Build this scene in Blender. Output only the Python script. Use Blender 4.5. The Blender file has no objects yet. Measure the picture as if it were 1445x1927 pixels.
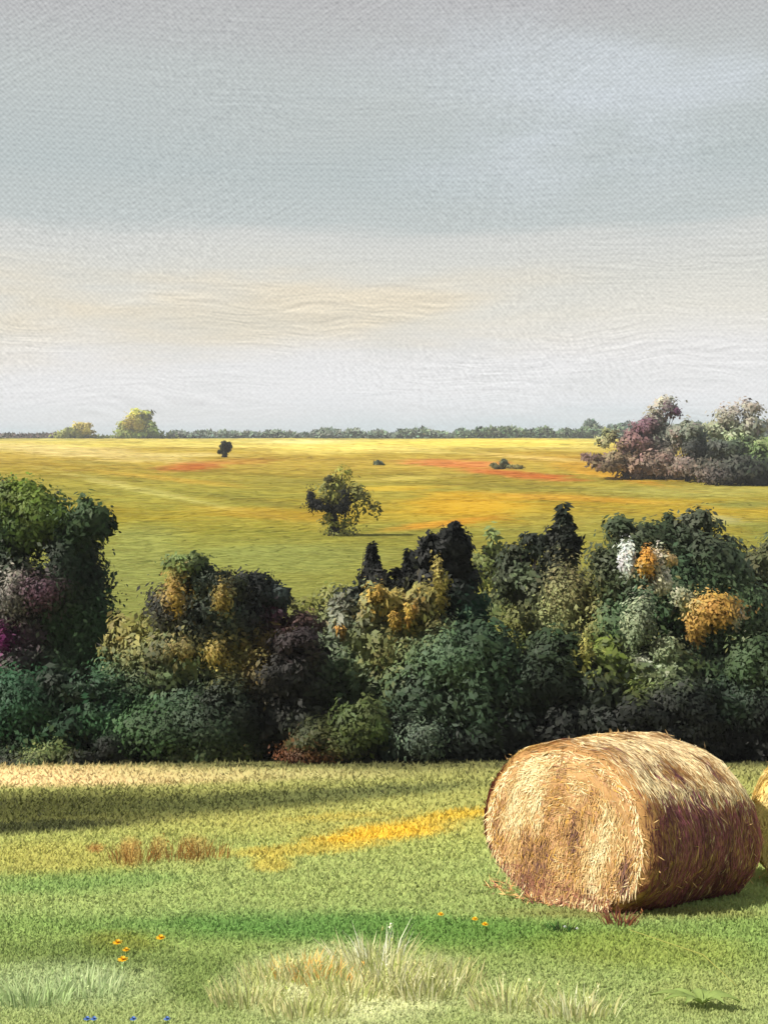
import bpy, math, random
import numpy as np
from mathutils import Vector
R = math.radians
rng = np.random.default_rng(11)
random.seed(4)
SC = bpy.context.scene
COL = SC.collection

# ------------------------------------------------------------------ camera
F = 2066.0                     # focal length in pixels of a 1445 x 1927 picture
PITCH = 4.1
CZ = 12.0
cam = bpy.data.cameras.new('camera')
cam.sensor_fit = 'VERTICAL'; cam.sensor_height = 24.0
cam.lens = F / 1927 * 24.0
cam.clip_start = 0.1; cam.clip_end = 6000
camo = bpy.data.objects.new('camera', cam); COL.objects.link(camo)
camo.location = (0, 0, CZ); camo.rotation_euler = (R(90 - PITCH), 0, 0)
SC.camera = camo

# ------------------------------------------------------------------ sky and sun
SUN_EL, SUN_AZ = R(44), R(-106)         # from the left, a touch behind the camera
sd = bpy.data.lights.new('sun', 'SUN'); sd.energy = 5.0; sd.angle = R(1.2); sd.color = (1.0, .93, .82)
so = bpy.data.objects.new('sun', sd); COL.objects.link(so)
sv = Vector((math.sin(SUN_AZ) * math.cos(SUN_EL), math.cos(SUN_AZ) * math.cos(SUN_EL), math.sin(SUN_EL)))
so.rotation_euler = (-sv).to_track_quat('-Z', 'Y').to_euler()
SC.view_settings.view_transform = 'Standard'; SC.view_settings.look = 'None'
SC.view_settings.exposure = .5; SC.view_settings.gamma = 1

def lin(r, g, b, k=1.0):
    return tuple((((c / 255 + .055) / 1.055) ** 2.4 if c > 10 else c / 255 / 12.92) / k for c in (r, g, b))

class NT:
    """small helper to write node graphs"""
    def __init__(s, tree): s.t = tree; s.n = tree.nodes; s.l = tree.links
    def put(s, sock, v):
        if v is None: return
        if isinstance(v, bpy.types.NodeSocket): s.l.new(v, sock)
        elif isinstance(v, (tuple, list)) and len(v) == 3 and sock.type == 'RGBA': sock.default_value = (*v, 1)
        else: sock.default_value = v
    def m(s, op, a, b=None, c=None, clamp=False):
        n = s.n.new('ShaderNodeMath'); n.operation = op; n.use_clamp = clamp
        s.put(n.inputs[0], a); s.put(n.inputs[1], b); s.put(n.inputs[2], c); return n.outputs[0]
    def vm(s, op, a, b=None):
        n = s.n.new('ShaderNodeVectorMath'); n.operation = op
        s.put(n.inputs[0], a); s.put(n.inputs[1], b); return n.outputs[0]
    def xyz(s, x, y, z=0.0):
        n = s.n.new('ShaderNodeCombineXYZ'); s.put(n.inputs[0], x); s.put(n.inputs[1], y); s.put(n.inputs[2], z); return n.outputs[0]
    def noise(s, v, scale, detail=2, rough=.5, dist=0.0, col=False):
        n = s.n.new('ShaderNodeTexNoise'); s.put(n.inputs['Vector'], v)
        n.inputs['Scale'].default_value = scale; n.inputs['Detail'].default_value = detail
        n.inputs['Roughness'].default_value = rough; n.inputs['Distortion'].default_value = dist
        return n.outputs['Color' if col else 'Fac']
    def mix(s, f, a, b, mode='MIX'):
        n = s.n.new('ShaderNodeMix'); n.data_type = 'RGBA'; n.blend_type = mode
        s.put(n.inputs[0], f); s.put(n.inputs[6], a); s.put(n.inputs[7], b); return n.outputs[2]
    def ramp(s, f, stops):
        n = s.n.new('ShaderNodeValToRGB'); e = n.color_ramp.elements
        while len(e) < len(stops): e.new(.5)
        for q, (p, c) in zip(e, stops): q.position = p
        for q, (p, c) in zip(e, stops): q.color = (*c, 1)
        s.put(n.inputs[0], f); return n.outputs[0]
    def smooth(s, x, a, b):
        n = s.n.new('ShaderNodeMapRange'); n.interpolation_type = 'SMOOTHSTEP'
        s.put(n.inputs[0], x); n.inputs[1].default_value = a; n.inputs[2].default_value = b; return n.outputs[0]

world = bpy.data.worlds.new('World'); SC.world = world; world.use_nodes = True
w = NT(world.node_tree); w.n.clear()
out = w.n.new('ShaderNodeOutputWorld'); bg = w.n.new('ShaderNodeBackground')
w.l.new(bg.outputs[0], out.inputs[0])
sky = w.n.new('ShaderNodeTexSky'); sky.sky_type = 'NISHITA'; sky.sun_disc = False
sky.sun_elevation = SUN_EL; sky.sun_rotation = SUN_AZ; sky.air_density = 1.0
tc = w.n.new('ShaderNodeTexCoord'); sep = w.n.new('ShaderNodeSeparateXYZ'); w.l.new(tc.outputs['Generated'], sep.inputs[0])
X, Y, Z = sep.outputs
hyp = w.m('MAXIMUM', w.m('SQRT', w.m('ADD', w.m('MULTIPLY', X, X), w.m('MULTIPLY', Y, Y))), .02)
u = w.m('ARCTAN2', X, Y)                  # azimuth
v = w.m('DIVIDE', Z, hyp)                 # tangent of the elevation
uv = w.xyz(u, v)
# wavering of the cloud layers
wav = w.m('MULTIPLY', w.m('SUBTRACT', w.noise(w.xyz(w.m('MULTIPLY', u, 2.2), w.m('MULTIPLY', v, 7)), 1.0, 3, .55), .5), .075)
wav2 = w.m('MULTIPLY', w.m('SUBTRACT', w.noise(w.xyz(w.m('MULTIPLY', u, 5), w.m('MULTIPLY', v, 60)), 1.0, 3, .6), .5), .018)
vv = w.m('ADD', w.m('ADD', v, wav), wav2)
def e(deg): return max(0, min(1, math.tan(R(deg)) / .5))
S = lambda r, g, b: lin(r, g, b)
base = w.ramp(w.m('DIVIDE', vv, .5), [
    (0.0, S(208, 224, 231)), (e(.9), S(236, 239, 243)), (e(1.8), S(242, 242, 244)), (e(4.2), S(238, 236, 235)), (e(6.0), S(233, 229, 218)),
    (e(8.0), S(221, 220, 212)), (e(9.9), S(214, 215, 211)), (e(10.6), S(196, 203, 202)), (e(13), S(188, 197, 197)),
    (e(17), S(192, 198, 197)), (e(21), S(188, 187, 188)), (e(26), S(186, 188, 192))])
# warm cream bank low in the sky
cm = w.m('MULTIPLY', w.smooth(w.noise(w.xyz(w.m('MULTIPLY', u, 3.0), w.m('MULTIPLY', v, 15), 3.0), 1.0, 3, .5), .40, .6),
         w.m('MULTIPLY', w.smooth(vv, .055, .095), w.m('SUBTRACT', 1.0, w.smooth(vv, .125, .165))))
base = w.mix(w.m('MULTIPLY', w.m('MULTIPLY', cm, .95), w.m('SUBTRACT', 1.0, w.smooth(u, .0, .3))), base, S(238, 225, 199))
# bluish white breaks in the upper cloud, more on the right
bm = w.m('MULTIPLY', w.smooth(w.noise(w.xyz(w.m('MULTIPLY', u, 3.4), w.m('MULTIPLY', v, 8), 9.3), 1.0, 4, .55), .48, .72),
         w.m('MULTIPLY', w.smooth(v, .17, .24), w.m('SUBTRACT', 1.0, w.smooth(v, .31, .42))))
bm = w.m('MULTIPLY', bm, w.smooth(u, -.15, .2))
base = w.mix(w.m('MULTIPLY', bm, .8), base, S(210, 217, 223))
gm = w.smooth(w.noise(w.xyz(w.m('MULTIPLY', u, 4.5), w.m('MULTIPLY', v, 16), 5.1), 1.0, 4, .6), .45, .75)
base = w.mix(w.m('MULTIPLY', gm, .3), base, S(196, 201, 198))
# wispy streaks with a lit upper and a dull under edge
def streak(uc, vc, seed, d, det=4):
    a = w.noise(w.xyz(uc, vc, seed), 1.0, det, .6, .6); b = w.noise(w.xyz(uc, w.m('ADD', vc, d), seed), 1.0, det, .6, .6)
    return w.m('SUBTRACT', a, b)
vw = w.m('ADD', v, w.m('MULTIPLY', w.noise(w.xyz(w.m('MULTIPLY', u, 7), w.m('MULTIPLY', v, 16), 4.4), 1.0, 2, .5), .045))
s1 = w.m('MULTIPLY', streak(w.m('MULTIPLY', u, 20), w.m('MULTIPLY', vw, 200), 1.7, .35), w.m('MULTIPLY', w.m('SUBTRACT', 1.1, w.m('MULTIPLY', w.smooth(v, .1, .2), .6)), w.m('MULTIPLY', 1.6, w.smooth(w.noise(w.xyz(w.m('MULTIPLY', u, 6), w.m('MULTIPLY', v, 22), 12.0), 1.0, 2), .35, .65))))
uc = w.m('ADD', w.m('MULTIPLY', u, .88), w.m('MULTIPLY', v, .47)); vc = w.m('SUBTRACT', w.m('MULTIPLY', v, .88), w.m('MULTIPLY', u, .47))
s2 = streak(w.m('MULTIPLY', uc, 14), w.m('MULTIPLY', vc, 240), 6.2, .35)
dm = w.m('MULTIPLY', w.smooth(w.noise(w.xyz(w.m('MULTIPLY', u, 4), w.m('MULTIPLY', v, 6), 2.2), 1.0, 2), .45, .62), w.smooth(v, .14, .2))
ss = w.m('ADD', w.m('MULTIPLY', s1, w.m('SUBTRACT', 1.0, dm)), w.m('MULTIPLY', s2, dm))
# fine criss-cross mottling of the cloud, like the weave that shows through in the picture
K = 2 * math.pi / .0047
nz = w.m('MULTIPLY', w.noise(uv, 60, 2), 7)
wv = w.m('MULTIPLY', w.m('SINE', w.m('ADD', w.m('MULTIPLY', u, K), nz)), w.m('SINE', w.m('ADD', w.m('MULTIPLY', v, K), nz)))
wh = w.m('SINE', w.m('ADD', w.m('MULTIPLY', v, K * .97), w.m('MULTIPLY', w.noise(uv, 30, 2), 6)))
fine = w.m('SUBTRACT', w.noise(w.xyz(w.m('MULTIPLY', u, 260), w.m('MULTIPLY', v, 420)), 1.0, 2, .6), .5)
wamt = w.m('ADD', .05, w.m('MULTIPLY', w.smooth(v, .08, .2), .05))
dg = w.m('SUBTRACT', w.noise(w.xyz(w.m('MULTIPLY', w.m('ADD', u, w.m('MULTIPLY', v, .6)), 330), w.m('MULTIPLY', w.m('SUBTRACT', v, w.m('MULTIPLY', u, 0.08)), 130)), 1.0, 2, .6), .5)
dm2 = w.smooth(w.noise(w.xyz(w.m('MULTIPLY', u, 5), w.m('MULTIPLY', v, 9), 8.8), 1.0, 3), .4, .6)
tex = w.m('ADD', w.m('ADD', w.m('MULTIPLY', ss, .42), w.m('MULTIPLY', w.m('ADD', wv, w.m('MULTIPLY', wh, .3)), wamt)), w.m('ADD', w.m('MULTIPLY', fine, .42), w.m('MULTIPLY', w.m('MULTIPLY', dg, dm2), .5)))
gain = w.m('ADD', 1.0, tex)
cl = w.vm('MULTIPLY', base, w.xyz(gain, gain, gain))
nish = w.vm('MULTIPLY', sky.outputs[0], (.07, .07, .07))
w.put(bg.inputs[0], w.mix(.95, nish, cl)); bg.inputs[1].default_value = 1 / 2 ** .5

# ------------------------------------------------------------------ materials
def mat(name, gn=.45, rough=.85, attr='col', bump=None, transl=0.0, nrm=False, post=None, spec=.25):
    mm = bpy.data.materials.new(name); mm.use_nodes = True
    t = NT(mm.node_tree); t.n.clear()
    o = t.n.new('ShaderNodeOutputMaterial')
    a = t.n.new('ShaderNodeAttribute'); a.attribute_name = attr
    c = a.outputs['Color']
    tcn = t.n.new('ShaderNodeTexCoord'); P = tcn.outputs['Object']
    if post: c = post(t, c, P)
    p = t.n.new('ShaderNodeBsdfPrincipled'); t.put(p.inputs['Base Color'], c)
    p.inputs['Roughness'].default_value = rough; p.inputs['Specular IOR Level'].default_value = spec
    N = None
    if nrm:
        an = t.n.new('ShaderNodeAttribute'); an.attribute_name = 'nrm'
        g = t.n.new('ShaderNodeNewGeometry')
        N = t.vm('NORMALIZE', t.vm('ADD', an.outputs['Vector'], t.vm('MULTIPLY', g.outputs['Normal'], (gn, gn, gn))))
        t.put(p.inputs['Normal'], N)
    if bump:
        h, st, dist = bump(t, P)
        b = t.n.new('ShaderNodeBump'); b.inputs['Strength'].default_value = st; b.inputs['Distance'].default_value = dist
        t.put(b.inputs['Height'], h); t.put(p.inputs['Normal'], b.outputs[0])
    s = p.outputs[0]
    if transl:
        tr = t.n.new('ShaderNodeBsdfTranslucent'); t.put(tr.inputs[0], c)
        mx = t.n.new('ShaderNodeMixShader'); mx.inputs[0].default_value = transl
        t.l.new(s, mx.inputs[1]); t.l.new(tr.outputs[0], mx.inputs[2]); s = mx.outputs[0]
    t.l.new(s, o.inputs[0]); return mm

def vary(lo, hi, scale):
    def f(t, c, P):
        k = t.m('ADD', lo, t.m('MULTIPLY', t.noise(P, scale, 4, .65), hi - lo))
        return t.vm('MULTIPLY', c, t.xyz(k, k, k))
    return f
def ground_post(t, c, P):
    a = t.noise(P, .35, 6, .7); b = t.noise(P, 4.0, 5, .7); d = t.noise(t.vm('MULTIPLY', P, (.02, .12, .1)), 1.0, 6, .65)
    k = t.m('ADD', .52, t.m('ADD', t.m('MULTIPLY', a, .3), t.m('ADD', t.m('MULTIPLY', b, .3), t.m('MULTIPLY', d, .4))))
    return t.vm('MULTIPLY', c, t.xyz(k, k, t.m('MULTIPLY', k, .95)))
def ground_bump(t, P):
    return t.m('ADD', t.noise(P, 2.5, 6, .7), t.m('MULTIPLY', t.noise(t.vm('MULTIPLY', P, (.04, .3, .2)), 1.0, 5, .6), 3)), .3, .1
M_ground = mat('meadow_soil_and_grass', post=ground_post, bump=ground_bump, rough=.95, spec=.1)
M_leaf = mat('foliage', gn=.3, nrm=True, transl=.12, rough=.6, post=vary(.75, 1.25, 3.0), spec=.2)
M_grass = mat('grass_blades', gn=.5, nrm=True, transl=.42, rough=.7, post=vary(.8, 1.2, 6.0), spec=.15)
M_straw = mat('straw', rough=.7, post=vary(.7, 1.3, 25.0), spec=.25)
def bark_bump(t, P): return t.noise(t.vm('MULTIPLY', P, (8, 8, 1.5)), 1.0, 5, .7), .7, .05
M_bark = mat('bark', post=vary(.5, 1.4, 4.0), bump=bark_bump, rough=.9)
M_petal = mat('petals', post=vary(.85, 1.15, 40.0), transl=.2, rough=.6)

# ------------------------------------------------------------------ mesh helpers
def link(name, me, mats, parent=None):
    o = bpy.data.objects.new(name, me); COL.objects.link(o)
    me.materials.append(mats)
    if parent: o.parent = parent
    return o
def set_attrs(me, cols, nrms=None):
    a = me.attributes.new('col', 'FLOAT_COLOR', 'POINT')
    buf = np.ones((len(me.vertices), 4), np.float32); buf[:, :3] = cols; a.data.foreach_set('color', buf.ravel())
    if nrms is not None:
        b = me.attributes.new('nrm', 'FLOAT_VECTOR', 'POINT'); b.data.foreach_set('vector', np.asarray(nrms, np.float32).ravel())
def polys(name, V, C, N=None):
    """V (n,k,3) polygons of k corners, C (n,3) colours, N (n,3) soft normals"""
    n, k, _ = V.shape
    me = bpy.data.meshes.new(name)
    me.vertices.add(n * k); me.vertices.foreach_set('co', V.astype(np.float32).ravel())
    me.loops.add(n * k); me.loops.foreach_set('vertex_index', np.arange(n * k, dtype=np.int32))
    me.polygons.add(n); me.polygons.foreach_set('loop_start', np.arange(n, dtype=np.int32) * k)
    me.update(calc_edges=True)
    set_attrs(me, np.repeat(C, k, 0), None if N is None else np.repeat(N, k, 0))
    return me
def grid_mesh(name, P, C, closed=False):
    """P (r,c,3) lattice"""
    r, c, _ = P.shape
    i, j = np.meshgrid(np.arange(r - 1), np.arange(c if closed else c - 1), indexing='ij')
    a = i * c + j; b = i * c + (j + 1) % c
    q = np.stack([a, b, b + c, a + c], -1).reshape(-1, 4).astype(np.int32)
    me = bpy.data.meshes.new(name)
    me.vertices.add(r * c); me.vertices.foreach_set('co', P.astype(np.float32).ravel())
    me.loops.add(q.size); me.loops.foreach_set('vertex_index', q.ravel())
    me.polygons.add(len(q)); me.polygons.foreach_set('loop_start', np.arange(len(q), dtype=np.int32) * 4)
    me.update(calc_edges=True); me.polygons.foreach_set('use_smooth', np.ones(len(q), bool))
    set_attrs(me, C.reshape(-1, 3)); return me
def unit(a): return a / np.maximum(np.linalg.norm(a, axis=-1, keepdims=True), 1e-9)
def rand_unit(n): return unit(rng.normal(size=(n, 3)))
def diamonds(P, D, W, ln, wd, waist=.45):
    """leaf shapes at P along D, width direction W"""
    ln = np.reshape(ln, (-1, 1)); wd = np.reshape(wd, (-1, 1))
    m_ = P + D * ln * waist
    return np.stack([P, m_ + W * wd * .5, P + D * ln, m_ - W * wd * .5], 1)
def thing(name, label, cat, loc, group=None):
    o = bpy.data.objects.new(name, None); COL.objects.link(o); o.location = loc; o.empty_display_size = .3
    o['label'] = label; o['category'] = cat
    if group: o['group'] = group
    return o
def tag(o, label=None, cat=None, group=None, kind=None):
    for k_, v_ in (('label', label), ('category', cat), ('group', group), ('kind', kind)):
        if v_: o[k_] = v_
    return o

# value noise for layout of colours
_tab = rng.random((256, 256))
def vn(x, y):
    xi = np.floor(x).astype(int); yi = np.floor(y).astype(int); fx = x - xi; fy = y - yi
    fx = fx * fx * (3 - 2 * fx); fy = fy * fy * (3 - 2 * fy)
    g = lambda a, b: _tab[a & 255, b & 255]
    return (g(xi, yi) * (1 - fx) + g(xi + 1, yi) * fx) * (1 - fy) + (g(xi, yi + 1) * (1 - fx) + g(xi + 1, yi + 1) * fx) * fy
def fbm(x, y, o=4):
    s = 0; a = .5; t = 0
    for k in range(o): s = s + a * vn(x + 17 * k, y + 31 * k); t += a; a *= .55; x = x * 2.03; y = y * 2.03
    return s / t

# ------------------------------------------------------------------ terrain
PTS = np.array([(-8, -1.4), (0, -1.75), (4, -2.6), (6.2, -3.45), (9.2, -4.15), (11.6, -4.75), (20, -7.0), (33, -10.15), (36, -10.85), (45, -11.2),
                (60, -11.2), (80, -11.05), (123, -11.0), (165, -10.8), (240, -9.8), (420, -7.0), (600, -5.6), (750, -4.7),
                (950, -4.4), (1150, -5.2), (1600, -14), (3500, -50)])
_s = np.linspace(math.log(2), math.log(3520), 1500)            # log(d+10)
_h = np.interp(np.exp(_s) - 10, PTS[:, 0], PTS[:, 1])
_k = np.exp(-np.linspace(-2.2, 2.2, 31) ** 2); _k /= _k.sum()
_h = np.convolve(np.pad(_h, 15, mode='edge'), _k, 'valid')
def H(x, y):
    x = np.asarray(x, float); y = np.asarray(y, float)
    h = np.interp(np.log(np.maximum(y, -8) + 10), _s, _h)
    a = np.clip(y / 50, 0, 1)
    h = h + (fbm(x * .35 + 9, y * .35, 3) - .5) * .12 * np.clip(1.3 - y / 60, 0, 1)
    h = h + (fbm(x * .018 + 3, y * .018 + 5, 3) - .5) * 1.7 * np.clip((y - 55) / 80, 0, 1)
    return CZ + h
tp = math.tan(R(PITCH)); cp, sp = math.cos(R(PITCH)), math.sin(R(PITCH))
def proj(x, y, z):
    """picture position of a world point"""
    z = z - CZ
    dep = y * cp - z * sp; upv = y * sp + z * cp
    dep = np.maximum(dep, .05)
    return 722.5 + F * x / dep, 963.5 - F * upv / dep
def at(px, py, y):
    """world point seen at picture position (px,py) at forward distance y"""
    a = (px - 722.5) / F; b = (963.5 - py) / F
    dy = cp + b * sp; dz = -sp + b * cp
    return Vector((a / dy * y, y, CZ + dz / dy * y))
def ground_at(px, py):
    lo = None
    for d in np.exp(np.linspace(math.log(3), math.log(1400), 2500)):
        p = at(px, py, d)
        if p.z <= float(H(p.x, p.y)): return Vector((p.x, p.y, float(H(p.x, p.y))))
    return at(px, py, 1000)

def mixc(c, new, m): m = np.clip(m, 0, 1)[..., None]; return c * (1 - m) + np.array(new) * m
G = lambda r, g, b: np.array(lin(r, g, b, .82))
def ss(x, a, b): t = np.clip((x - a) / (b - a), 0, 1); return t * t * (3 - 2 * t)
def ground_colour(x, y, z):
    px, py = proj(x, y, z)
    n1 = fbm(x * .25, y * .5, 4) - .5; n2 = fbm(x * 1.3 + 40, y * 1.6, 4) - .5
    nf = fbm(x * .022 + 7, y * .03 + 2, 5) - .5; ng = fbm(x * .09 + 7, y * .12 + 2, 5) - .5
    near = y < 44
    # ---- far fields, laid out by distance
    q = np.log(np.maximum(y, 1)) + nf * .5 + ng * .25
    L = np.log
    st = [(L(45), G(134, 134, 72)), (L(85), G(146, 145, 70)), (L(120), G(160, 153, 64)), (L(150), G(186, 160, 48)), (L(185), G(160, 150, 58)),
          (L(250), G(168, 150, 52)), (L(330), G(186, 160, 60)), (L(430), G(184, 160, 50)), (L(520), G(214, 196, 104)), (L(640), G(222, 206, 100)), (L(800), G(214, 202, 110)), (L(1000), G(120, 128, 82))]
    xs = [s[0] for s in st]; far = np.stack([np.interp(q, xs, [s[1][k] for s in st]) for k in range(3)], -1)
    def blob(cx, cy, rx, ry, ang=0, soft=.6, wob=.5):
        dx = px - cx; dy = py - cy; c_, s_ = math.cos(R(ang)), math.sin(R(ang))
        a = (dx * c_ + dy * s_) / rx; b = (-dx * s_ + dy * c_) / ry
        r = np.sqrt(a * a + b * b) + np.where(near, n2 + n1, ng * 2) * wob
        return 1 - ss(r, 1 - soft, 1 + soft * .5)
    for (cx, cy, rx, ry, an, c, al) in [
        (350, 878, 75, 9, -4, (196, 104, 40), .8), (450, 868, 60, 6, 0, (190, 130, 50), .5), (850, 872, 110, 8, 2, (212, 132, 72), .85), (960, 892, 130, 8, 6, (204, 118, 52), .9),
        (1130, 880, 150, 16, 9, (196, 150, 38), .8), (620, 842, 180, 12, 0, (244, 226, 120), .85), (900, 833, 260, 9, 0, (244, 226, 104), .8), (130, 850, 220, 12, 4, (236, 218, 148), .7), (560, 832, 90, 5, 0, (250, 240, 160), .8), (760, 846, 120, 6, 3, (240, 226, 130), .6),
        (60, 880, 90, 12, 0, (176, 152, 44), .6), (300, 930, 260, 5, 12, (208, 194, 110), .6), (860, 950, 120, 26, 0, (204, 162, 34), .85), (830, 985, 120, 7, -6, (210, 150, 40), .8), (500, 968, 160, 12, 4, (196, 158, 48), .7),
        (300, 900, 150, 5, 6, (206, 168, 60), .7), (180, 872, 120, 4, 3, (150, 136, 50), .7), (560, 905, 140, 5, 3, (146, 136, 52), .7), (700, 920, 150, 5, -2, (206, 172, 50), .7), (420, 1000, 160, 14, 2, (166, 158, 62), .5), (960, 915, 180, 5, 2, (150, 138, 56), .6),
        (760, 900, 120, 4, -3, (214, 196, 100), .6), (1180, 905, 120, 5, 10, (214, 160, 50), .7), (240, 985, 160, 16, 4, (176, 158, 52), .6), (560, 1050, 200, 30, 0, (146, 150, 78), .6), (1000, 862, 130, 4, 4, (232, 206, 120), .7), (330, 856, 120, 4, 0, (222, 204, 130), .7),
        (1080, 938, 170, 7, 3, (206, 158, 50), .7), (480, 945, 100, 7, 8, (116, 110, 44), .5), (1300, 925, 200, 16, 0, (176, 172, 92), .6), (1390, 950, 80, 12, 0, (134, 148, 80), .6), (1330, 975, 60, 8, 6, (196, 196, 150), .5),
        (1430, 1000, 60, 30, 0, (140, 146, 70), .6), (1090, 990, 180, 30, 0, (150, 152, 76), .5), (260, 1060, 80, 90, 10, (158, 156, 82), .6)]:
        far = mixc(far, G(*c), blob(cx, cy, rx, ry, an) * al)
    # ---- near meadow, laid out by distance too, with grassy patches
    q = y + n1 * 5 * np.clip(y / 20, .3, 1) + n2 * 1.2
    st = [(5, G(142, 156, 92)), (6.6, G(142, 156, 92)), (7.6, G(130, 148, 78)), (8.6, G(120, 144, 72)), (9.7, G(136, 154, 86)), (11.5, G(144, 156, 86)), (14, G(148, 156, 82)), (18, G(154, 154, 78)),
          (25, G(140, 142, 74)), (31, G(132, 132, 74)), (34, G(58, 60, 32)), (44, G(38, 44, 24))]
    xs = [s[0] for s in st]; nr = np.stack([np.interp(q, xs, [s[1][k] for s in st]) for k in range(3)], -1)
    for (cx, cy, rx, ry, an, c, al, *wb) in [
        (60, 1462, 430, 21, 0, (190, 166, 112), .95, .25), (40, 1464, 250, 17, -1, (200, 176, 122), .9, .25), (420, 1458, 330, 14, 0, (172, 162, 104), .6, .3), (60, 1522, 420, 36, -2, (66, 70, 28), .95, .2), (480, 1508, 300, 22, -4, (74, 80, 38), .92, .2), (720, 1490, 220, 12, -4, (92, 98, 52), .85, .2), (30, 1560, 300, 14, -3, (44, 50, 24), .9, .2),  # dark ellipses paint the ridge's shadow band into the grass colour
        (720, 1568, 150, 20, -6, (200, 164, 28), .95), (860, 1535, 100, 11, -5, (196, 164, 30), .8), (560, 1602, 150, 11, -3, (184, 160, 50), .6), (510, 1628, 40, 18, 0, (180, 158, 52), .6), (630, 1540, 120, 8, -3, (180, 162, 60), .5),
        (100, 1620, 180, 40, 0, (156, 148, 64), .6), (245, 1605, 24, 30, 0, (164, 118, 54), .6), (300, 1598, 16, 26, 0, (164, 124, 62), .45), (365, 1600, 30, 30, 0, (164, 130, 66), .5), (180, 1600, 16, 9, 0, (168, 96, 44), .5),
        (120, 1665, 230, 26, -3, (98, 136, 66), .6), (640, 1745, 460, 30, 1, (80, 124, 54), .75), (950, 1765, 300, 30, 2, (98, 132, 56), .6), (230, 1775, 80, 22, 0, (118, 124, 42), .7), (150, 1800, 200, 26, 3, (96, 116, 54), .6), (100, 1860, 190, 45, 0, (146, 162, 112), .7),
        (400, 1850, 90, 50, 0, (96, 120, 48), .6), (650, 1860, 200, 70, 0, (188, 192, 140), .95, .4), (610, 1850, 60, 60, 0, (200, 194, 140), .25), (1000, 1900, 120, 24, 0, (170, 178, 120), .6), (820, 1830, 60, 34, 0, (156, 160, 112), .6), (1220, 1790, 220, 40, 3, (134, 146, 62), .6), (1330, 1870, 120, 50, 0, (142, 152, 84), .6),
        (1180, 1720, 300, 14, 0, (120, 112, 58), .6), (1000, 1640, 120, 60, 0, (138, 154, 88), .4)]:
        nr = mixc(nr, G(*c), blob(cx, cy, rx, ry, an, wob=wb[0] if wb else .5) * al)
    lf = (1 - ss(px, 200, 1000))[..., None] * ss(py, 850, 960)[..., None]; far = far * (1 - lf * [.10, .0, -.06])
    far = far * .64 * [1.0, 1.0, .98]; nr = nr * [1.13, 1.14, 1.2]; nr = nr * .92 + nr.mean(-1, keepdims=True) * .08
    m = ss(y, 42, 52)[..., None]
    return np.clip(nr * (1 - m) + far * m, .004, .9)

# rows: fine where they show
rows = [-7, -5, -3, -1.5, 0, 1, 2, 3, 4, 4.7]
d = 5.2
while d < 37: rows.append(d); d += max(.035, d * d * .00045)
while d < 75: rows.append(d); d += .8
while d < 1250: rows.append(d); d += d * d / 2066 / 11 * 3.2 * .5 + .12
while d < 3400: rows.append(d); d *= 1.12
rows = np.array(rows); tt = np.linspace(-1.05, 1.05, 900)
GX = tt[None, :] * (rows[:, None] + 9) * .62; GX = np.where(rows[:, None] < 60, GX, GX); GY = np.repeat(rows[:, None], 900, 1)
GZ = H(GX, GY)
gme = grid_mesh('ground', np.stack([GX, GY, GZ], -1), ground_colour(GX, GY, GZ))
tag(link('ground', gme, M_ground), kind='structure')

# ------------------------------------------------------------------ grass (uncountable)
def blades(name, n, ylo, yhi, hpx, wpx, up, label, hm=None):
    py = None
    X_, Y_ = [], []
    while sum(map(len, X_)) < n:
        # even cover of the visible slope: density falls with distance squared
        inv = rng.uniform(1 / yhi ** 1.6, 1 / ylo ** 1.6, n * 2); y = inv ** (-1 / 1.6)
        x = rng.uniform(-.46, .46, n * 2) * (y + .6)
        z = H(x, y); px, py = proj(x, y, z)
        k = (px > -120) & (px < 1565); X_.append(x[k]); Y_.append(y[k])
    x = np.concatenate(X_)[:n]; y = np.concatenate(Y_)[:n]; z = H(x, y)
    c = ground_colour(x, y, z) * rng.uniform(.95, 1.17, (n, 1)) * rng.uniform(.97, 1.03, (n, 3)) * [1.1, 1.08, 1.12]
    s = y / F
    ln = hpx * s * rng.uniform(.4, 1.3, n); wd = wpx * s * rng.uniform(.5, 1.3, n)
    D = unit(np.stack([rng.normal(.1, .55, n), rng.normal(0, .35, n), np.full(n, up)], -1))
    W = unit(np.stack([np.ones(n), rng.normal(0, .5, n), rng.normal(0, .2, n)], -1))
    N = unit(np.stack([rng.normal(0, .22, n), rng.normal(-.1, .22, n), np.ones(n)], -1))
    P = np.stack([x, y, z - .005], -1)
    o = link(name, polys(name, diamonds(P, D, W, ln, wd, .35), c, N), M_grass)
    tag(o, label, 'grass', kind='stuff'); return o
blades('meadow_grass', 230000, 5.6, 34, 9.5, 4.2, .75, 'short green grass and low herbs covering the near meadow')

def tussocks(n):
    inv = rng.uniform(1 / 900 ** .9, 1 / 58 ** .9, n); y = inv ** (-1 / .9)
    x = rng.uniform(-.42, .42, n) * y; z = H(x, y); s = y / F
    c = ground_colour(x, y, z) * rng.uniform(.9, 1.22, (n, 1)) * rng.uniform(.95, 1.05, (n, 3))
    ln = s * rng.uniform(14, 60, n); wd = s * rng.uniform(1.2, 3.2, n)
    D = unit(np.stack([np.ones(n), rng.normal(.1, .7, n), rng.normal(0, .01, n)], -1)); W = unit(np.stack([rng.normal(0, .1, n), rng.normal(1.2, .3, n), np.ones(n)], -1))
    N = unit(np.stack([rng.normal(0, .15, n), rng.normal(0, .15, n), np.ones(n)], -1))
    o = link('field_grass', polys('field_grass', diamonds(np.stack([x, y, z], -1), D, W, ln, wd, .5), c, N), M_grass)
    tag(o, 'golden grass and crop rows covering the far fields', 'grass', kind='stuff')
tussocks(60000)

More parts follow.
